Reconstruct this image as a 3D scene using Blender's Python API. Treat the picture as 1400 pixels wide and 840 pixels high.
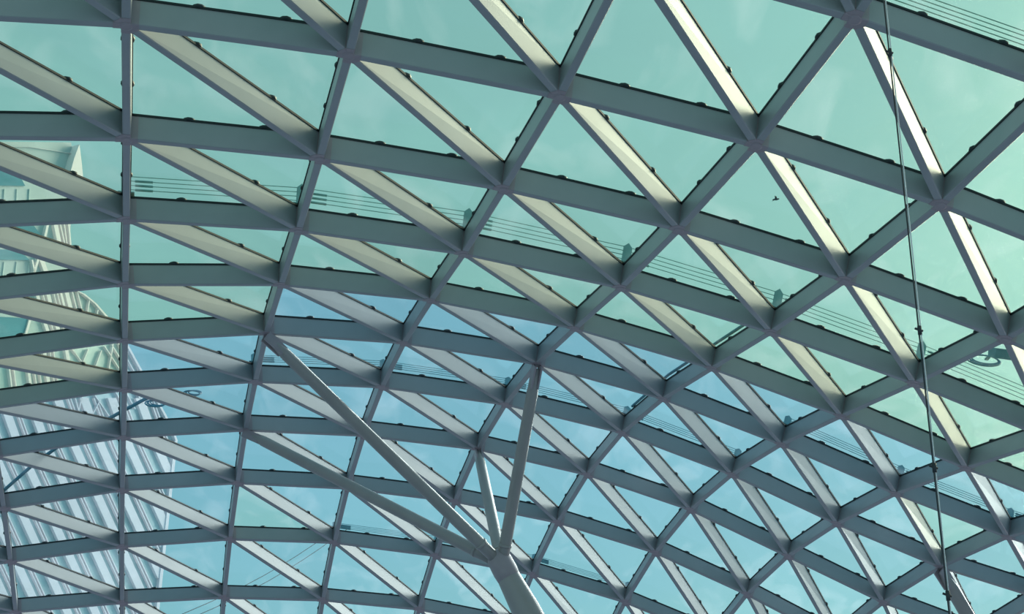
import bpy, bmesh, math, random
from mathutils import Vector, Matrix
from mathutils.bvhtree import BVHTree

random.seed(7)
for o in list(bpy.data.objects):
    bpy.data.objects.remove(o, do_unlink=True)
scene = bpy.context.scene
C = scene.collection

# ------------------------------------------------------------------ camera
W_PX, H_PX, F_PX = 1400, 840, 1880.0
PITCH = math.atan(F_PX / 5200.0)            # zenith vanishing point sits 5200 px above the centre
cam_data = bpy.data.cameras.new('camera')
cam_data.sensor_fit = 'HORIZONTAL'
cam_data.sensor_width = 36.0
cam_data.lens = 36.0 * F_PX / W_PX
cam_data.clip_end = 3000
cam = bpy.data.objects.new('camera', cam_data)
C.objects.link(cam)
cam.location = (0, 0, 0)
cam.rotation_euler = (math.pi / 2 + PITCH, 0, 0)
scene.camera = cam

# ------------------------------------------------------------------ sky, sun, exposure
SUN_AZ = math.radians(52)                    # measured from +X towards +Y
SUN_EL = math.radians(25)
sun_dir = Vector((math.cos(SUN_EL) * math.cos(SUN_AZ), math.cos(SUN_EL) * math.sin(SUN_AZ), math.sin(SUN_EL)))
world = bpy.data.worlds.new('sky')
scene.world = world
world.use_nodes = True
wn, wl = world.node_tree.nodes, world.node_tree.links
wn.clear()
w_out = wn.new('ShaderNodeOutputWorld')
w_bg = wn.new('ShaderNodeBackground')
w_bg.inputs['Strength'].default_value = 0.92
sky = wn.new('ShaderNodeTexSky')
sky.sky_type = 'NISHITA'
sky.sun_disc = False
sky.sun_elevation = SUN_EL
sky.sun_rotation = math.pi / 2 - SUN_AZ
sky.air_density = 1.3
sky.dust_density = 1.2
sky.ozone_density = 1.5
sk_mul = wn.new('ShaderNodeMix'); sk_mul.data_type = 'RGBA'; sk_mul.blend_type = 'MULTIPLY'
sk_mul.inputs['Factor'].default_value = 1.0
sk_mul.inputs['B'].default_value = (0.085, 0.110, 0.118, 1)
# thin high cloud
tc = wn.new('ShaderNodeTexCoord')
mp = wn.new('ShaderNodeMapping'); mp.inputs['Scale'].default_value = (2.2, 2.2, 6.0)
nz = wn.new('ShaderNodeTexNoise'); nz.inputs['Scale'].default_value = 2.4; nz.inputs['Detail'].default_value = 6; nz.inputs['Roughness'].default_value = 0.55
cr = wn.new('ShaderNodeMapRange')
cr.inputs['From Min'].default_value = 0.42; cr.inputs['From Max'].default_value = 0.75
cr.inputs['To Min'].default_value = 0.60; cr.inputs['To Max'].default_value = 0.80
mixc = wn.new('ShaderNodeMix'); mixc.data_type = 'RGBA'
mixc.inputs['B'].default_value = (0.47, 0.79, 0.97, 1)
wl.new(tc.outputs['Generated'], mp.inputs['Vector'])
wl.new(mp.outputs['Vector'], nz.inputs['Vector'])
wl.new(nz.outputs['Fac'], cr.inputs['Value'])
wl.new(cr.outputs['Result'], mixc.inputs['Factor'])
wl.new(sky.outputs['Color'], sk_mul.inputs['A'])
wl.new(sk_mul.outputs['Result'], mixc.inputs['A'])
wl.new(mixc.outputs['Result'], w_bg.inputs['Color'])
wl.new(w_bg.outputs['Background'], w_out.inputs['Surface'])

sd = bpy.data.lights.new('sun_offscreen', 'SUN')
sd.energy = 7.6
sd.angle = math.radians(44)                 # veiled, hazy sun
sd.color = (1.0, 0.78, 0.74)
sun = bpy.data.objects.new('sun_offscreen', sd)
C.objects.link(sun)
sun.rotation_euler = sun_dir.to_track_quat('Z', 'Y').to_euler()
sun.location = sun_dir * 60

vs = scene.view_settings
vs.view_transform = 'Standard'
vs.look = 'None'
vs.gamma = 1.0
vs.use_curve_mapping = False
vs.exposure = 0.0

# ------------------------------------------------------------------ pixel helpers
def ray(px, py):
    d = Vector(((px - 700) / F_PX, 1.0, (420 - py) / F_PX))
    c, s = math.cos(PITCH), math.sin(PITCH)
    return Vector((d.x, d.y * c - d.z * s, d.y * s + d.z * c)).normalized()

def to_px(p):
    c, s = math.cos(PITCH), math.sin(PITCH)
    f = p.y * c + p.z * s
    u = -p.y * s + p.z * c
    if f <= 0.1:
        return None
    return (700 + F_PX * p.x / f, 420 - F_PX * u / f)

# ------------------------------------------------------------------ materials
def new_mat(name):
    m = bpy.data.materials.new(name)
    m.use_nodes = True
    nt = m.node_tree
    nt.nodes.clear()
    out = nt.nodes.new('ShaderNodeOutputMaterial')
    return m, nt, out

def paint(name, col, rough=0.45, metal=0.0, scale=8.0, amount=0.12, bump=0.0, spec=0.5):
    m, nt, out = new_mat(name)
    b = nt.nodes.new('ShaderNodeBsdfPrincipled')
    t = nt.nodes.new('ShaderNodeTexCoord')
    n = nt.nodes.new('ShaderNodeTexNoise'); n.inputs['Scale'].default_value = scale; n.inputs['Detail'].default_value = 5
    mr = nt.nodes.new('ShaderNodeMapRange')
    mr.inputs['From Min'].default_value = 0.3; mr.inputs['From Max'].default_value = 0.7
    mr.inputs['To Min'].default_value = 1 - amount; mr.inputs['To Max'].default_value = 1 + amount
    mx = nt.nodes.new('ShaderNodeMix'); mx.data_type = 'RGBA'; mx.blend_type = 'MULTIPLY'
    mx.inputs['Factor'].default_value = 1.0
    mx.inputs['A'].default_value = (*col, 1)
    nt.links.new(t.outputs['Object'], n.inputs['Vector'])
    nt.links.new(n.outputs['Fac'], mr.inputs['Value'])
    nt.links.new(mr.outputs['Result'], mx.inputs['B'])
    nt.links.new(mx.outputs['Result'], b.inputs['Base Color'])
    b.inputs['Roughness'].default_value = rough
    b.inputs['Metallic'].default_value = metal
    b.inputs['Specular IOR Level'].default_value = spec
    if bump:
        bp = nt.nodes.new('ShaderNodeBump'); bp.inputs['Strength'].default_value = bump
        nt.links.new(n.outputs['Fac'], bp.inputs['Height'])
        nt.links.new(bp.outputs['Normal'], b.inputs['Normal'])
    nt.links.new(b.outputs['BSDF'], out.inputs['Surface'])
    return m

def pane_glass():
    """Coated roof glass: tint of each pane from its object colour, Fresnel gloss, faint rain streaks of dirt."""
    m, nt, out = new_mat('coated_roof_glass')
    N, L = nt.nodes.new, nt.links.new
    oi = N('ShaderNodeObjectInfo')
    tr = N('ShaderNodeBsdfTransparent')
    L(oi.outputs['Color'], tr.inputs['Color'])
    gl = N('ShaderNodeBsdfGlossy'); gl.inputs['Roughness'].default_value = 0.03
    gl.inputs['Color'].default_value = (0.9, 0.95, 1, 1)
    lw = N('ShaderNodeLayerWeight'); lw.inputs['Blend'].default_value = 0.5
    pw = N('ShaderNodeMath'); pw.operation = 'POWER'; pw.inputs[1].default_value = 5.0
    ma = N('ShaderNodeMath'); ma.operation = 'MULTIPLY_ADD'; ma.inputs[1].default_value = 0.5; ma.inputs[2].default_value = 0.025
    L(lw.outputs['Facing'], pw.inputs[0]); L(pw.outputs[0], ma.inputs[0])
    mg = N('ShaderNodeMixShader')
    L(ma.outputs[0], mg.inputs['Fac']); L(tr.outputs[0], mg.inputs[1]); L(gl.outputs[0], mg.inputs[2])
    # dirt
    ge = N('ShaderNodeNewGeometry')
    mpg = N('ShaderNodeMapping'); mpg.inputs['Scale'].default_value = (1.0, 0.45, 1.0); mpg.inputs['Rotation'].default_value = (0, 0, 0.25)
    n1 = N('ShaderNodeTexNoise'); n1.inputs['Scale'].default_value = 1.5; n1.inputs['Detail'].default_value = 6; n1.inputs['Distortion'].default_value = 0.8
    mr = N('ShaderNodeMapRange'); mr.inputs['From Min'].default_value = 0.5; mr.inputs['From Max'].default_value = 0.78
    mr.inputs['To Min'].default_value = 0.0; mr.inputs['To Max'].default_value = 0.09
    L(ge.outputs['Position'], mpg.inputs['Vector']); L(mpg.outputs[0], n1.inputs['Vector']); L(n1.outputs['Fac'], mr.inputs['Value'])
    df = N('ShaderNodeBsdfTranslucent'); df.inputs['Color'].default_value = (0.75, 0.8, 0.85, 1)
    md = N('ShaderNodeMixShader')
    L(mr.outputs['Result'], md.inputs['Fac']); L(mg.outputs[0], md.inputs[1]); L(df.outputs[0], md.inputs[2])
    L(md.outputs[0], out.inputs['Surface'])
    return m

M = {
    'steel': paint('grey_steel_paint', (0.36, 0.37, 0.38), 0.39, scale=2.5, amount=0.05),
    'node': paint('primer_tinted_node_paint', (0.38, 0.31, 0.33), 0.4, scale=6, amount=0.06),
    'gasket': paint('black_rubber', (0.012, 0.018, 0.02), 0.6),
    'clamp': paint('dark_cast_clamp', (0.02, 0.03, 0.035), 0.5),
    'glass': pane_glass(),
    'tube': paint('grey_tube_paint', (0.36, 0.325, 0.31), 0.28, scale=3, amount=0.05),
    'guard': paint('galvanised_guard', (0.26, 0.42, 0.47), 0.45, metal=0.4),
    'wire': paint('steel_wire', (0.36, 0.54, 0.57), 0.5, metal=0.2),
    'rope_dark': paint('dark_rope', (0.03, 0.035, 0.04), 0.6),
    'rope_highlight': paint('rope_highlight_paint', (0.75, 0.75, 0.75), 0.4, metal=0.2),
    'hose': paint('blue_grey_hose', (0.08, 0.26, 0.36), 0.5),
    'floor': paint('bounce_floor', (0.15, 0.20, 0.27), 0.5, scale=0.6, amount=0.1),  # out of view; blue grey picked for the light it bounces
    'tower_glass': paint('tower_curtain_glass', (0.58, 0.66, 0.67), 0.25, metal=0.25, scale=0.09, amount=0.22),
    'tower_blue': paint('tower_deep_blue_glass', (0.20, 0.40, 0.48), 0.12, metal=0.5, scale=0.15, amount=0.2),
    'tower_pale': paint('tower_pale_panel', (0.46, 0.55, 0.60), 0.5, scale=0.12, amount=0.1),
    'tower_white': paint('tower_white_panel', (0.96, 0.83, 0.86), 0.4, scale=0.3, amount=0.05),
    'bird': paint('dark_feathers', (0.03, 0.04, 0.05), 0.7),
}

# ------------------------------------------------------------------ mesh helpers
def link(name, mesh, mat, parent=None):
    if mat and not mesh.materials:
        mesh.materials.append(mat)
    o = bpy.data.objects.new(name, mesh)
    C.objects.link(o)
    if parent:
        o.parent = parent
    return o

def mesh_from(name, vs_, fs_, smooth=False):
    me = bpy.data.meshes.new(name)
    me.from_pydata([tuple(v) for v in vs_], [], fs_)
    me.validate()
    bm = bmesh.new(); bm.from_mesh(me)
    bmesh.ops.recalc_face_normals(bm, faces=bm.faces)
    bm.to_mesh(me); bm.free()
    if smooth:
        for p in me.polygons:
            p.use_smooth = True
    return me

def empty(name, loc, label=None, cat=None, group=None, kind=None):
    o = bpy.data.objects.new(name, None)
    o.location = loc
    o.empty_display_size = 0.3
    C.objects.link(o)
    return tag(o, label, cat, group, kind)

def tag(o, label=None, cat=None, group=None, kind=None):
    if label: o['label'] = label
    if cat: o['category'] = cat
    if group: o['group'] = group
    if kind: o['kind'] = kind
    return o

class MB:
    """collects shapes, builds one mesh"""
    def __init__(s): s.v, s.f = [], []
    def add(s, v, f):
        b = len(s.v); s.v += [Vector(p) for p in v]; s.f += [tuple(i + b for i in q) for q in f]
    def loft(s, sections, caps=True):
        n = len(sections[0]); v = [p for sec in sections for p in sec]; f = []
        for k in range(len(sections) - 1):
            for i in range(n):
                a, b = k * n + i, k * n + (i + 1) % n
                f.append((a, b, b + n, a + n))
        if caps:
            f.append(tuple(range(n))[::-1]); f.append(tuple(range((len(sections) - 1) * n, len(sections) * n)))
        s.add(v, f)
    def tube(s, pts, radii, n=10, caps=True):
        pts = [Vector(p) for p in pts]
        if not hasattr(radii, '__len__'): radii = [radii] * len(pts)
        secs = []; up = None
        for k, p in enumerate(pts):
            d = (pts[min(k + 1, len(pts) - 1)] - pts[max(k - 1, 0)]).normalized()
            if up is None:
                up = Vector((0, 0, 1)) if abs(d.z) < 0.9 else Vector((1, 0, 0))
            a = d.cross(up).normalized(); b = a.cross(d).normalized(); up = b
            secs.append([p + (a * math.cos(t) + b * math.sin(t)) * radii[k] for t in (2 * math.pi * i / n for i in range(n))])
        s.loft(secs, caps)
    def prism(s, poly, off):
        """poly: list of points, off: extrusion vector"""
        n = len(poly); off = Vector(off); v = [Vector(p) for p in poly] + [Vector(p) + off for p in poly]
        f = [tuple(range(n))[::-1], tuple(range(n, 2 * n))] + [(i, (i + 1) % n, (i + 1) % n + n, i + n) for i in range(n)]
        s.add(v, f)
    def build(s, name, mat, parent=None, smooth=False, origin=None):
        o3 = Vector(origin) if origin is not None else Vector((0, 0, 0))
        me = mesh_from(name, [p - o3 for p in s.v], s.f, smooth)
        if smooth:
            try: me.set_sharp_from_angle(angle=math.radians(40))
            except Exception: pass
        o = link(name, me, mat, parent)
        if origin is not None and parent is None: o.location = o3
        return o

# ------------------------------------------------------------------ roof lattice
S = 2.0                                       # metres per grid bay
HB = 0.143 * S                                # underside of a beam to the glass
BW = 0.040 * S                                # beam width
ROWS = {  # row: (first column, [(x, y, z) in grid units, ...])
    -2: (-1, [(-2.142, 3.095, 3.460), (-1.184, 3.337, 3.505), (-0.225, 3.571, 3.485), (0.729, 3.800, 3.402), (1.667, 4.024, 3.246), (2.585, 4.243, 3.009), (3.481, 4.452, 2.689)]),
    -1: (-2, [(-3.267, 3.784, 3.095), (-2.362, 4.035, 3.255), (-1.436, 4.273, 3.316), (-0.478, 4.505, 3.294), (0.477, 4.731, 3.207), (1.419, 4.952, 3.056), (2.329, 5.171, 2.838), (3.228, 5.385, 2.537)]),
    0: (-2, [(-3.481, 4.722, 2.915), (-2.585, 4.987, 3.109), (-1.684, 5.224, 3.193), (-0.738, 5.456, 3.178), (0.220, 5.682, 3.090), (1.162, 5.899, 2.948), (2.083, 6.117, 2.735), (2.989, 6.332, 2.453)]),
    1: (-2, [(-3.710, 5.663, 2.760), (-2.826, 5.933, 3.012), (-1.927, 6.182, 3.123), (-0.993, 6.416, 3.129), (-0.046, 6.636, 3.059), (0.901, 6.853, 2.919), (1.833, 7.070, 2.707), (2.754, 7.285, 2.437), (3.647, 7.507, 2.107)]),
    2: (-2, [(-3.950, 6.607, 2.628), (-3.078, 6.878, 2.940), (-2.176, 7.133, 3.099), (-1.241, 7.373, 3.135), (-0.289, 7.596, 3.079), (0.661, 7.809, 2.943), (1.595, 8.024, 2.731), (2.511, 8.241, 2.466), (3.414, 8.465, 2.161), (4.306, 8.693, 1.825)]),
    3: (-2, [(-4.198, 7.552, 2.524), (-3.328, 7.830, 2.859), (-2.431, 8.086, 3.069), (-1.494, 8.325, 3.159), (-0.536, 8.549, 3.133), (0.424, 8.762, 3.010), (1.366, 8.975, 2.795), (2.274, 9.194, 2.517), (3.172, 9.421, 2.203), (4.073, 9.649, 1.915), (4.977, 9.884, 1.624)]),
    4: (-2, [(-4.456, 8.490, 2.450), (-3.584, 8.776, 2.784), (-2.680, 9.038, 3.015), (-1.749, 9.275, 3.148), (-0.787, 9.503, 3.153), (0.185, 9.714, 3.059), (1.131, 9.925, 2.852), (2.037, 10.142, 2.556), (2.931, 10.366, 2.225), (3.828, 10.596, 1.936), (4.740, 10.834, 1.693), (5.666, 11.077, 1.502)]),
    5: (-2, [(-4.715, 9.422, 2.377), (-3.839, 9.712, 2.713), (-2.926, 9.981, 2.939), (-1.990, 10.225, 3.076), (-1.029, 10.453, 3.100), (-0.054, 10.667, 3.019), (0.897, 10.873, 2.837), (1.803, 11.084, 2.539), (2.686, 11.303, 2.174), (3.574, 11.528, 1.854), (4.484, 11.768, 1.624), (5.415, 12.022, 1.483)]),
    6: (-2, [(-4.967, 10.350, 2.258), (-4.087, 10.642, 2.582), (-3.169, 10.913, 2.810), (-2.227, 11.162, 2.935), (-1.265, 11.393, 2.949), (-0.294, 11.605, 2.882), (0.658, 11.812, 2.705), (1.573, 12.013, 2.436), (2.444, 12.222, 2.062), (3.312, 12.439, 1.687), (4.208, 12.673, 1.408), (5.135, 12.929, 1.248)]),
    7: (-2, [(-5.210, 11.273, 2.074), (-4.316, 11.567, 2.357), (-3.401, 11.834, 2.573), (-2.451, 12.084, 2.692), (-1.494, 12.314, 2.694), (-0.526, 12.525, 2.618), (0.426, 12.725, 2.462), (1.345, 12.920, 2.214), (2.215, 13.120, 1.855), (3.062, 13.324, 1.452), (3.911, 13.535, 1.052)]),
    8: (-2, [(-5.446, 12.189, 1.838), (-4.534, 12.476, 2.057), (-3.612, 12.738, 2.237), (-2.666, 12.982, 2.352), (-1.707, 13.207, 2.360), (-0.745, 13.415, 2.269), (0.203, 13.608, 2.118), (1.119, 13.796, 1.876), (1.992, 13.985, 1.548), (2.821, 14.184, 1.129)]),
    9: (-2, [(-5.675, 13.098, 1.564), (-4.749, 13.367, 1.723), (-3.809, 13.618, 1.844), (-2.863, 13.851, 1.927), (-1.909, 14.069, 1.932), (-0.949, 14.269, 1.867), (-0.010, 14.455, 1.705), (0.897, 14.636, 1.457), (1.777, 14.815, 1.134)]),
    10: (-2, [(-5.892, 14.003, 1.255), (-4.946, 14.247, 1.345), (-3.995, 14.475, 1.404), (-3.042, 14.687, 1.433), (-2.091, 14.890, 1.424), (-1.144, 15.083, 1.360), (-0.203, 15.270, 1.228)]),
}
P = {}
for j, (i0, pts) in ROWS.items():
    for k, p in enumerate(pts):
        P[(i0 + k, j)] = Vector(p) * S
FITTED = set(P)
# the shell carries on past the frame: carry rows and columns on, bay by bay, easing the slope
for ring in range(9):
    new = {}
    for i in range(-6, 13):
        for j in range(-10, 13):
            if (i, j) in P: continue
            est = []
            for a, b in ((1, 0), (-1, 0), (0, 1), (0, -1)):
                q1, q2 = P.get((i + a, j + b)), P.get((i + 2 * a, j + 2 * b))
                if q1 and q2:
                    e = q1 * 2 - q2
                    est.append(e)
            if est:
                new[(i, j)] = sum(est, Vector()) / len(est)
    P.update(new)

NRM = {}
for (i, j), p in P.items():
    a = P.get((i + 1, j), p) - P.get((i - 1, j), p)
    b = P.get((i, j + 1), p) - P.get((i, j - 1), p)
    n = a.cross(b)
    if n.length < 1e-6: n = Vector((0, 0, 1))
    n.normalize()
    NRM[(i, j)] = n if n.z > 0 else -n

def glass_pt(n, extra=0.0):
    return P[n] + NRM[n] * (HB + extra)

def in_view(pts, margin=12):
    q = [to_px(p) for p in pts]
    if any(k is None for k in q): return False
    x0, x1 = min(k[0] for k in q), max(k[0] for k in q)
    y0, y1 = min(k[1] for k in q), max(k[1] for k in q)
    return x1 > -margin and x0 < W_PX + margin and y1 > -margin and y0 < H_PX + margin

roof = empty('ceiling', (0, 8 * S, 3 * S), 'curved steel lattice roof glazed with triangular green and blue panes', 'roof', kind='structure')
ROOF_INV = Vector((0, 8 * S, 3 * S))

def rb(mb, name, mat, parent=roof, smooth=False, origin=None):
    """build a roof piece; geometry given in world space, stored about its own origin"""
    o3 = Vector(origin) if origin is not None else mb.v[0].copy()
    me = mesh_from(name, [p - o3 for p in mb.v], mb.f, smooth)
    o = link(name, me, mat)
    if parent is not None:
        o.parent = parent
        o.location = o3 - world_loc(parent)
    else:
        o.location = o3
    return o

def world_loc(o):
    l = o.location.copy()
    while o.parent:
        o = o.parent; l += o.location
    return l

EDGES = []
for (i, j) in P:
    for a, b in ((1, 0), (0, 1), (1, 1)):
        if (i + a, j + b) in P:
            EDGES.append(((i, j), (i + a, j + b)))

STUB = 0.055 * S
def beam_section(p, n, d, w, h, drop=0.0, ch=0.008):
    s = d.cross(n).normalized()
    hw = w / 2
    b = p - n * drop
    return [b - s * (hw - ch), b + s * (hw - ch), b + s * hw + n * ch, p + n * h + s * hw, p + n * h - s * hw, b - s * hw + n * ch]

def edge_beam(mb, A, B):
    pa, pb = P[A], P[B]
    L = (pb - pa).length; d = (pb - pa) / L
    t = STUB * 0.85 / L
    secs = []
    for u in (t, 1 - t):
        p = pa.lerp(pb, u); n = NRM[A].lerp(NRM[B], u).normalized()
        secs.append(beam_section(p, n, d, BW, HB - 0.026))
    mb.loft(secs)

def edge_gasket(mb, A, B):
    pa, pb = P[A], P[B]
    d = (pb - pa).normalized()
    secs = []
    for n_, p in ((NRM[A], pa), (NRM[B], pb)):
        s = d.cross(n_).normalized() * BW * 0.62
        lo, hi = p + n_ * (HB - 0.026), p + n_ * (HB - 0.002)
        secs.append([lo - s, lo + s, hi + s, hi - s])
    mb.loft(secs)

# one clamp mesh shared by all: a low round button that grips the pane edges
cb = MB()
prof = [(0.0, 0.030), (0.045, 0.028), (0.078, 0.012), (0.084, 0.0), (0.084, -0.016), (0.06, -0.024)]
secs = [[Vector((r * math.cos(t), r * math.sin(t), z)) for t in (2 * math.pi * k / 10 for k in range(10))] for r, z in ((0.04, 0.028), (0.065, 0.014), (0.065, -0.012), (0.05, -0.02))]
cb.loft(secs)
CLAMP_ME = mesh_from('clamp', cb.v, cb.f, True)
CLAMP_ME.materials.append(M['clamp'])

def clamp_matrix(A, B, u):
    p = glass_pt(A).lerp(glass_pt(B), u)
    n = NRM[A].lerp(NRM[B], u).normalized()
    return p, n.to_track_quat('Z', 'Y')

beams, rest = [], MB()
rest_g, rest_c = MB(), MB()
clamp_todo = []
for A, B in EDGES:
    vis = in_view([P[A], P[B], glass_pt(A), glass_pt(B)])
    if vis:
        m = MB(); edge_beam(m, A, B)
        o = rb(m, 'beam', M['steel'], roof, origin=(P[A] + P[B]) / 2)
        g = MB(); edge_gasket(g, A, B)
        rb(g, 'gasket', M['gasket'], o, origin=(P[A] + P[B]) / 2)
        q = to_px((P[A] + P[B]) / 2)
        for u in (0.31, 0.70):
            p, r = clamp_matrix(A, B, u)
            clamp_todo.append((p.length, p, r, o))
    else:
        edge_beam(rest, A, B); edge_gasket(rest_g, A, B)
clamp_todo.sort(key=lambda t: t[0])
for k, (_, p, r, o) in enumerate(clamp_todo):
    if k < 300:
        c = bpy.data.objects.new('clamp', CLAMP_ME); C.objects.link(c)
        c.parent = o; c.location = p - world_loc(o); c.rotation_mode = 'QUATERNION'; c.rotation_quaternion = r
    else:
        rest_c.add([p + r @ v for v in cb.v], cb.f)
tag(rb(rest, 'outer_beam_lattice', M['steel'], roof), kind='stuff')
tag(rb(rest_g, 'outer_gasket_lattice', M['gasket'], roof), kind='stuff')
tag(rb(rest_c, 'far_clamps', M['clamp'], roof), kind='stuff')

# star-shaped node castings where six beams meet
rest_n = MB()
for nd in P:
    m = MB(); p, n = P[nd], NRM[nd]
    for a, b in ((1, 0), (-1, 0), (0, 1), (0, -1), (1, 1), (-1, -1)):
        q = (nd[0] + a, nd[1] + b)
        if q not in P: continue
        L = (P[q] - p).length; d = (P[q] - p) / L
        t = STUB / L
        n2 = n.lerp(NRM[q], t).normalized()
        m.loft([beam_section(p, n, d, BW * 1.07, HB - 0.03, 0.004), beam_section(p.lerp(P[q], t), n2, d, BW * 1.07, HB - 0.03, 0.004)])
    x = n.orthogonal().normalized(); y = n.cross(x)
    ring = lambda r, h: [p + n * h + (x * math.cos(t) + y * math.sin(t)) * r for t in (2 * math.pi * k / 12 for k in range(12))]
    m.loft([ring(0.045, -0.012), ring(0.062, -0.006), ring(0.062, HB - 0.028)])
    if in_view([p, glass_pt(nd)], 40):
        rb(m, 'node_casting', M['node'], roof, origin=p)
    else:
        rest_n.add(m.v, m.f)
tag(rb(rest_n, 'outer_node_lattice', M['node'], roof), kind='stuff')

# glass panes
def srgb(r, g, b):
    f = lambda c: (c / 255 / 12.92) if c / 255 < 0.04045 else ((c / 255 + 0.055) / 1.055) ** 2.4
    return Vector((f(r), f(g), f(b)))

GREEN = (0.68, 0.885, 0.645)
BLUE = (0.54, 0.77, 0.765)
def pane_tint(i, j, half):
    last_green = 2 if i >= 1 else (3 if i == 0 else 4)
    if (i, j, half) in (((6, 4, 0)), ((1, 7, 1))):
        c = (0.61, 0.83, 0.71)
    elif j <= last_green:
        c = GREEN
    else:
        c = BLUE
    k = random.uniform(0.97, 1.03)
    return tuple(math.sqrt(min(1, x * k)) for x in c)   # light crosses two faces

tris, rest_p = [], {}
bvh_v, bvh_f = [], []
for (i, j) in list(P):
    for half, tri in ((0, ((i, j), (i + 1, j), (i + 1, j + 1))), (1, ((i, j), (i + 1, j + 1), (i, j + 1)))):
        if not all(t in P for t in tri): continue
        g = [glass_pt(t) for t in tri]
        k = len(bvh_v); bvh_v += g; bvh_f.append((k, k + 1, k + 2))
        cen = sum(g, Vector()) / 3
        poly = [v.lerp(cen, 0.02) for v in g]
        n = (g[1] - g[0]).cross(g[2] - g[0]).normalized()
        if n.z < 0: n = -n
        col = pane_tint(i, j, half)
        if in_view(g):
            m = MB(); m.prism(poly, n * 0.018)
            o = rb(m, 'glass_pane', M['glass'], roof, origin=cen)
            o.color = (*col, 1)
        else:
            key = 'green' if j <= (2 if i >= 1 else (3 if i == 0 else 4)) else 'blue'
            mb, cols = rest_p.setdefault(key, (MB(), []))
            mb.prism(poly, n * 0.018); cols.append(col)
for key, (mb, cols) in rest_p.items():
    o = tag(rb(mb, 'outer_glass_panes', M['glass'], roof), kind='stuff')
    o.color = (*[sum(c[k] for c in cols) / len(cols) for k in range(3)], 1)
ROOF_BVH = BVHTree.FromPolygons(bvh_v, bvh_f)

def on_glass(px, py, lift=0.0):
    d = ray(px, py)
    loc, nrm, idx, dist = ROOF_BVH.ray_cast(Vector((0, 0, 0)), d)
    if loc is None: return d * 22
    return loc + d * (lift / max(0.15, abs(d.dot(nrm))))      # further along the same sight line, just outside the glass

# ------------------------------------------------------------------ hall below: unseen floor, added to bounce light up to the beams
FLOOR_Z = -6.0
m = MB(); m.prism([(-34, -16, FLOOR_Z - 0.3), (34, -16, FLOOR_Z - 0.3), (34, 44, FLOOR_Z - 0.3), (-34, 44, FLOOR_Z - 0.3)], (0, 0, 0.3))
tag(m.build('floor', M['floor'], origin=(0, 14, FLOOR_Z)), 'unseen blue grey hall floor, added to bounce light up to the roof beams', 'floor', kind='structure')

# ------------------------------------------------------------------ branching columns
def branch(root, a, b, r, name='branch'):
    a, b = Vector(a), Vector(b); d = (b - a).normalized(); L = (b - a).length
    m = MB()
    st = [(0, r * 1.0), (L * 0.10, r * 1.06), (L * 0.5, r * 1.04), (L - 0.40, r * 0.98), (L - 0.24, r * 0.78), (L - 0.05, r * 0.6)]
    m.tube([a + d * t for t, _ in st], [x for _, x in st], 16)
    o = rb(m, name, M['tube'], root, True, origin=a)
    # forked pin plate at the roof end
    f = MB()
    s = d.cross(Vector((0, 0, 1))).normalized()
    u = s.cross(d).normalized()
    for k in (-1, 1):
        c = b - d * 0.34 + s * k * r * 0.42
        f.prism([c - u * r * 0.9, c + d * 0.34 - u * r * 1.1, c + d * 0.36 + u * r * 0.7, c + u * r * 0.7], s * 0.025 * k)
    rb(f, 'fork_plate', M['node'], o, origin=b)
    g = MB(); g.tube([a + d * L * 0.085, a + d * (L * 0.085 + 0.05)], r * 1.16, 16)
    rb(g, 'collar', M['tube'], o, True, origin=a)
    return o

def tree_column(hub, foot, tops, r_br, label):
    hub, foot = Vector(hub), Vector(foot)
    root = empty('tree_column', foot, label, 'column', 'branching roof columns')
    d = (hub - foot).normalized()
    m = MB()
    L = (hub - foot).length
    m.tube([foot, foot + d * 1.0, foot + d * (L * 0.6), hub - d * 0.75, hub - d * 0.25, hub + d * 0.05], [0.26, 0.26, 0.25, 0.215, 0.18, 0.16], 24)
    rb(m, 'trunk', M['tube'], root, True, origin=foot)
    m = MB()
    m.tube([hub - d * 0.3, hub - d * 0.12, hub + d * 0.10, hub + d * 0.2, hub + d * 0.23], [0.172, 0.19, 0.185, 0.14, 0.06], 20)
    rb(m, 'hub', M['node'], root, True, origin=hub)
    m = MB(); m.tube([foot, foot + Vector((0, 0, 0.06))], 0.6, 24)
    rb(m, 'base_plate', M['tube'], root, True, origin=foot)
    for t in tops:
        tp = Vector(t) - Vector((0, 0, 0.02))
        dd = (tp - hub).normalized()
        branch(root, hub + dd * 0.02, tp, r_br, 'branch')
    return root

hub = Vector((-0.085, 10.44, 1.705)) * S
hub = ray(686, 772) * (hub.length)
def trunk_foot(hub, px, py):
    """trunk lies in a plane facing the viewer; follow the pixel line down to the floor"""
    d = ray(px, py); q = d * (hub.y / d.y)
    t = (q - hub).normalized()
    return hub + t * ((FLOOR_Z - hub.z) / t.z)
tree_column(hub, trunk_foot(hub, 722, 840), [P[(1, 4)], P[(1, 6)], P[(3, 4)], P[(3, 6)]], 0.088,
            'leaning grey tubular column splitting into four branches under the blue panes')
h2 = ray(1428, 1024) * (12.9 * S)
tree_column(h2, trunk_foot(h2, 1462, 1090), [P[k] for k in ((7, 5), (7, 7), (9, 5), (9, 7)) if k in P], 0.115,
            'grey column whose branch meets the roof beside the hanging wire rope')

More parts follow.
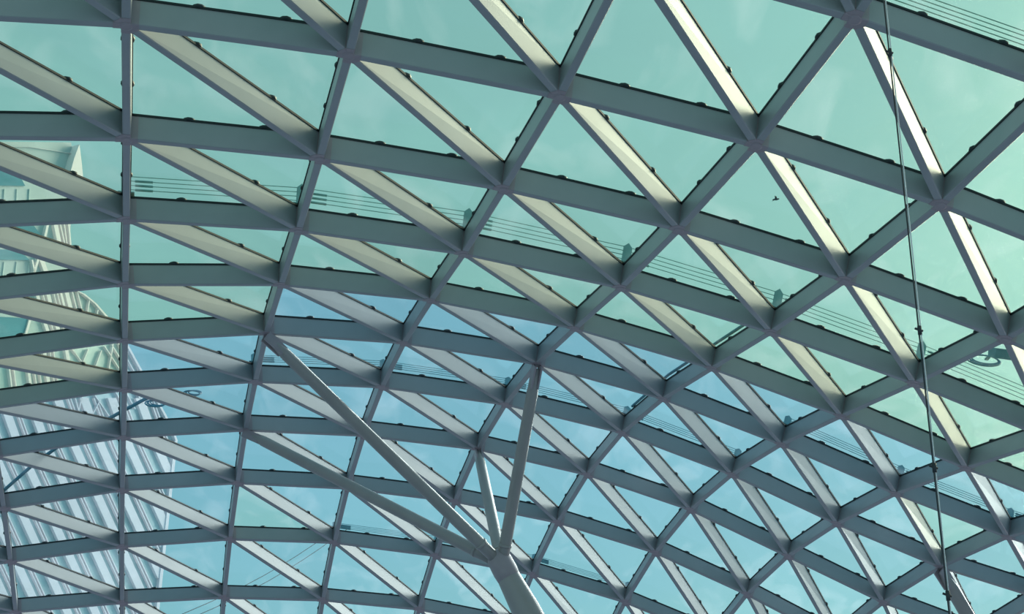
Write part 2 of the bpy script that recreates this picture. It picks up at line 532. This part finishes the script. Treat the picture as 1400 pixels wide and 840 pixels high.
# ------------------------------------------------------------------ snow guards outside the glass
def snow_guard(row, cols, label):
    nodes = [(i, row) for i in cols if (i, row) in P]
    root = empty('snow_guard', glass_pt(nodes[len(nodes) // 2], 0.03), label, 'snow guard', 'snow guards along the roof')
    sc = 1.0 if row < 4 else 0.62                 # the lower guards stand shorter
    hts = tuple(h * sc for h in (0.07, 0.125, 0.18, 0.235))
    for k, nd in enumerate(nodes):
        g, n = glass_pt(nd, 0.03), NRM[nd]
        q = nodes[k + 1] if k + 1 < len(nodes) else nodes[k - 1]
        d = (P[q] - P[nd]).normalized()
        if k + 1 >= len(nodes): d = -d
        s = d.cross(n).normalized()
        m = MB()
        w = 0.055
        m.prism([g - d * w, g + d * w, g + d * w + n * 0.23 * sc, g + n * 0.285 * sc, g - d * w + n * 0.23 * sc], s * 0.014)
        m.prism([g - d * 0.09 - s * 0.08, g + d * 0.09 - s * 0.08, g + d * 0.09 + s * 0.08, g - d * 0.09 + s * 0.08], n * 0.012)
        po = rb(m, 'post', M['guard'], root, origin=g)
        if k + 1 < len(nodes):
            m2 = MB(); m2_ = glass_pt(q, 0.03)
            for h in hts[:3]:
                a = g + n * h; b = m2_ + NRM[q] * h
                m2.tube([a.lerp(b, 0.05), a.lerp(b, 0.15)], 0.015, 8)
            rb(m2, 'sleeve', M['guard'], po, origin=g)
    for h in hts:
        m = MB(); m.tube([glass_pt(nd, 0.03) + NRM[nd] * h for nd in nodes], 0.005, 6)
        rb(m, 'wire', M['wire'], root)
    return root

snow_guard(-1, range(3, 8), 'wire snow guard on teal panes above the topmost thick beam')
snow_guard(2, range(0, 8), 'wire snow guard with pointed posts standing outside the green panes')
snow_guard(5, range(1, 6), 'wire snow guard outside the deep blue panes behind the branching column')
snow_guard(8, range(2, 6), 'faint wire snow guard outside the pale blue panes below the column hub')
snow_guard(4, range(5, 9), 'short wire snow guard on blue panes just below the green ones')

def pipe(pts, r, name, label, cat, mat, group=None):
    m = MB(); m.tube(pts, r, 8)
    return tag(m.build(name, M[mat], smooth=True, origin=pts[0]), label, cat, group)

pipe([glass_pt((4, 2), 0.12).lerp(glass_pt((4, 3), 0.12), 0.12)] + [glass_pt((4, j), 0.12) for j in (3, 4)] + [glass_pt((4, 4), 0.12).lerp(glass_pt((4, 5), 0.12), 0.86)], 0.022, 'conduit', 'thin blue conduit stepping down across the green and blue panes', 'pipe', 'hose')
pipe([on_glass(x, y, 0.14) for x, y in ((-20, 690), (4, 672), (45, 636), (78, 612), (110, 592), (150, 572), (200, 545), (214, 539))], 0.03, 'hose',
     'blue grey hose lying across panes in front of the striped skyscraper', 'hose', 'hose')

def coil(px, py, r, label, tilt=0.3):
    c = on_glass(px, py, 0.18)
    root = empty('cable_coil', c, label, 'cable', 'coiled cables outside the glass')
    for k in range(3):
        m = MB(); n = 22
        rr = r * (1 - 0.1 * k); off = Vector((0.02 * k, 0.03 * k, 0.015 * k))
        e1 = Vector((1, 0.2, 0)).normalized(); e2 = Vector((-0.1, tilt * 2, 0.8)).normalized()
        ring_pts = [c + off + (e1 * math.cos(t) + e2 * math.sin(t) * 0.55) * rr for t in (2 * math.pi * q / n for q in range(n))]
        secs = []
        for q in range(n):
            p = ring_pts[q]; d = (ring_pts[(q + 1) % n] - ring_pts[q - 1]).normalized()
            a = (p - c - off).normalized(); b = d.cross(a).normalized()
            secs.append([p + (a * math.cos(t) + b * math.sin(t)) * 0.011 for t in (2 * math.pi * z / 6 for z in range(6))])
        m.loft(secs + [secs[0]], caps=False)
        rb(m, 'loop', M['hose'], root, True, origin=c)
coil(1345, 493, 0.22, 'blue cable coil hanging outside a green pane near the wire rope')
coil(212, 552, 0.16, 'small blue cable coil at the end of the hose by the skyscraper')
coil(262, 538, 0.13, 'small blue cable loop outside a deep blue pane under the green panes')
# floodlight case beside the coil
c = on_glass(1368, 484, 0.2)
root = empty('floodlight', c, 'blue grey floodlight case mounted outside the glass beside a cable coil', 'floodlight')
m = MB(); a = Vector((0.95, 0.25, -0.05)).normalized(); b = Vector((-0.2, 0.9, 0.35)).normalized(); nn = a.cross(b)
m.loft([[c + a * x + b * y * k + nn * z for y, z in ((-0.11, -0.06), (0.11, -0.06), (0.13, 0.06), (-0.13, 0.06))] for x, k in ((-0.12, 0.7), (0.0, 1), (0.4, 1), (0.46, 0.8))])
rb(m, 'case', M['hose'], root, origin=c)
m = MB(); m.prism([c + a * -0.05 + b * 0.12, c + a * 0.0 + b * 0.12, c + a * 0.0 + b * 0.26 - nn * 0.1, c + a * -0.05 + b * 0.26 - nn * 0.1], nn * 0.02)
rb(m, 'bracket', M['guard'], root, origin=c)

# ------------------------------------------------------------------ hanging wire rope
base = ray(1254, 420) * (4.0 * S)
top = ROOF_BVH.ray_cast(Vector((base.x, base.y, 0)), Vector((0, 0, 1)))[0]
root = empty('wire_rope', (base.x, base.y, FLOOR_Z), 'plumb thin wire rope hanging from the roof, its highlight modelled as a pale strand', 'rope')
for k, (dx, mt, r) in enumerate(((-0.004, 'rope_dark', 0.0046), (0.0054, 'rope_highlight', 0.0038))):  # pale strand stands in for the highlight down the rope's right side
    m = MB(); pts = []
    n = 60
    for q in range(n + 1):
        z = top.z - HB + (FLOOR_Z + 0.02 - top.z + HB) * q / n
        ph = 0.5 * math.sin(z * 1.3)
        pts.append((base.x + dx * math.cos(ph) * 1.2, base.y + dx * math.sin(ph) * 1.5, z))
    m.tube(pts, r, 6)
    rb(m, 'strand', M[mt], root, True)
for py in (72, 452, 640, 815):
    d = ray(1254, py); d = d * (base.y / d.y)
    c = Vector((base.x, base.y, d.z))
    m = MB(); m.tube([c - Vector((0, 0, 0.025)), c + Vector((0, 0, 0.025))], 0.012, 8)
    m.tube([c + Vector((-0.026, 0, 0.012)), c + Vector((0.018, 0, -0.004))], 0.0065, 6)
    rb(m, 'rope_grip', M['rope_dark'], root, True, origin=c)

# ------------------------------------------------------------------ overhead wires outside, seen low on the left
for k, (a, b) in enumerate((((270, 826), (440, 733)), ((276, 834), (446, 740)))):
    pa, pb = ray(*a) * 40, ray(*b) * 46
    dd = (pb - pa)
    pts = [pa - dd * 0.2 + dd * 1.4 * (q / 10) - Vector((0, 0, 0.25 * math.sin(math.pi * q / 10))) for q in range(11)]
    pipe(pts, 0.010, 'overhead_wire', ('upper' if k == 0 else 'lower') + ' thin overhead wire of a parallel pair outside beside the skyscraper', 'wire', 'rope_dark', 'overhead wires')

# ------------------------------------------------------------------ bird
bc = ray(1061, 273) * 60
root = empty('bird', bc, 'small dark bird flying outside above the roof', 'bird')
m = MB()
m.tube([bc + Vector((x, 0, z)) for x, z in ((-0.16, -0.015), (-0.09, 0), (0, 0.01), (0.07, 0.02), (0.12, 0.035), (0.15, 0.03))], [0.012, 0.035, 0.05, 0.04, 0.028, 0.004], 8)
rb(m, 'body', M['bird'], root, True, origin=bc)
for sgn in (-1, 1):
    m = MB(); m.prism([bc + Vector((0.05, 0, 0.03)), bc + Vector((0.0, sgn * 0.16, 0.07)), bc + Vector((-0.12, sgn * 0.3, 0.04)), bc + Vector((-0.07, sgn * 0.14, 0.05)), bc + Vector((-0.06, 0, 0.02))], (0, 0, 0.008))
    rb(m, 'wing', M['bird'], root, origin=bc)

# ------------------------------------------------------------------ skyscraper beyond the glass
T0 = ray(110, 420) * 235
TN = Vector((0.9, -0.436, 0)).normalized()     # facade turned a little to the right
def tp(px, py, off=0.0):
    d = ray(px, py)
    q = d * (T0.dot(TN) / d.dot(TN))
    return q + TN * off
tower = empty('skyscraper', (T0.x, T0.y, FLOOR_Z), 'glass skyscraper with slanting white bands and a curved sail edge', 'building')
def tpoly(name, mat, pts, off, depth, parent=tower):
    m = MB(); m.prism([tp(x, y, off) for x, y in pts], -TN * depth)
    return rb(m, name, M[mat], parent)
def tline(name, mat, pts, wpx, off, depth, parent=tower):
    """a bar along a pixel polyline on the facade"""
    m = MB()
    L = [tp(x - wpx / 2, y, off) for x, y in pts]; R_ = [tp(x + wpx / 2, y, off) for x, y in pts]
    secs = [[l, r, r - TN * depth, l - TN * depth] for l, r in zip(L, R_)]
    m.loft(secs)
    return rb(m, name, M[mat], parent)

SAIL = [(92, 394), (112, 403), (128, 416), (147, 438), (160, 455), (170, 470), (188, 503), (206, 537), (222, 566), (233, 587), (239, 604)]
def edge_x(y):
    pts = SAIL + [(213, 842), (195, 1015)]
    for (x0, y0), (x1, y1) in zip(pts, pts[1:]):
        if y0 <= y <= y1: return x0 + (x1 - x0) * (y - y0) / (y1 - y0)
    return pts[0][0] if y < pts[0][1] else pts[-1][0]
BOT = 1010
sail = tpoly('sail_facade', 'tower_glass', SAIL + [(edge_x(BOT), BOT), (-150, BOT), (-150, 394)], 0.0, 14)
shaft = tpoly('shaft', 'tower_pale', [(-150, 186), (116, 190), (120, 215), (122, 247), (116, 300), (113, 345), (110, 400), (100, 430), (-150, 430)], -3.0, 12)
fin = tpoly('fin', 'tower_white', [(118, 195), (121, 218), (124, 250), (109, 247), (105, 236), (111, 214)], -1.5, 3)
# shaft details: ledges, glazed storey, panel joints, ribs
tline('ledge', 'tower_white', [(-150, 189), (60, 197), (117, 206)], 2.0, -2.6, 1)
for y0, y1, x1, mt in ((224, 250, 52, 'tower_blue'), (300, 318, 74, 'tower_blue'), (338, 352, 58, 'tower_blue')):
    tpoly('glazed_storey', mt, [(-150, y0 - 6), (x1 - 14, y0), (x1, y1), (-150, y1 - 3)], -2.7, 1)
for k in range(8):
    x = -60 + k * 17
    tline('panel_joint', 'tower_glass', [(x, 254), (x - 2, 298)], 0.9, -2.85, 0.4)
    tline('panel_joint', 'tower_glass', [(x, 354), (x - 3, 380)], 0.9, -2.85, 0.4)
for pts, wp in (([(82, 300), (76, 326), (62, 372)], 3.2), ([(91, 300), (97, 330), (101, 352)], 5.5), ([(97, 298), (104, 330), (108, 350)], 1.4),
                ([(103, 298), (107, 330), (109, 350)], 1.2), ([(109, 298), (112, 330), (111, 350)], 2.0), ([(72, 350), (80, 372), (84, 392)], 6.0), ([(60, 352), (64, 372)], 2.0)):
    tline('rib', 'tower_white', pts, wp, -2.4, 1)
# sail: blue bays on the left, upper ribs, thin lattice, bright rim
tpoly('glazed_bay', 'tower_blue', [(-150, 425), (36, 436), (29, 462), (-150, 458)], 0.35, 1)
tline('rim', 'tower_white', [(x - 1, y) for x, y in SAIL], 3.0, 0.6, 2)
tline('rim', 'tower_white', [(edge_x(y) - 2, y) for y in (604, 700, 800, 900, BOT)], 4.0, 0.6, 2)
tline('bay_edge', 'tower_white', [(38, 436), (28, 470)], 3.2, 0.6, 1)
for x0, wp in ((47, 4.5), (55, 1.2), (62, 5.0), (70, 1.2), (75, 1.2), (80, 3.0), (88, 5.5), (96, 1.4), (103, 1.2)):
    tline('rib', 'tower_white', [(x0, 400), (x0 + 8, 432), (x0 + 18, 462)], wp, 0.5, 1)
for x0, wp in ((4, 2.0), (10, 1.4), (30, 3.6), (38, 1.2), (45, 1.2), (55, 4.6), (63, 1.2), (68, 1.2), (86, 4.5)):
    tline('rib', 'tower_white', [(x0, 464), (x0 + 5, 500), (x0 + 9, 530)], wp, 0.5, 1)
for a, b in (((96, 478), (118, 508)), ((92, 474), (100, 484)), ((118, 478), (107, 505)), ((136, 480), (124, 512)), ((140, 474), (165, 512)), ((152, 470), (145, 512)),
             ((150, 472), (172, 508)), ((158, 468), (184, 515)), ((110, 540), (104, 566)), ((126, 540), (150, 575)), ((134, 548), (120, 575)), ((120, 408), (116, 432)),
             ((132, 420), (128, 440)), ((142, 436), (120, 430)), ((160, 520), (182, 560)), ((172, 515), (196, 560)), ((146, 520), (168, 560)), ((100, 545), (108, 575)), ((190, 520), (204, 556))):
    tline('lattice_bar', 'tower_white', [a, b], 1.3, 0.5, 0.6)
# slanting white bands with paired thin mullions
def slant(x706, y):
    return x706 + (0.46 * (y - 706) if y > 610 else 0.46 * (610 - 706) + 0.36 * (y - 610))
def slant_bar(x706, wp, name, off):
    secs = []
    y = 545
    while y <= 930:
        x = slant(x706, y); lim = edge_x(y) - 4
        if x - wp / 2 < lim - 0.4:
            l, q = tp(x - wp / 2, y, off), tp(min(x + wp / 2, lim), y, off)
            secs.append([l, q, q - TN * 0.8, l - TN * 0.8])
        y += 6
    if len(secs) > 2:
        m = MB(); m.loft(secs); rb(m, name, M['tower_white'], tower)
for k in range(-5, 7):
    x0 = 28.5 + 38.2 * k - (2 if k > 3 else 0)
    slant_bar(x0, 11.5, 'slanting_band', 0.5)
    slant_bar(x0 + 14.5, 1.5, 'mullion', 0.4)
    slant_bar(x0 + 18.5, 1.5, 'mullion', 0.4)
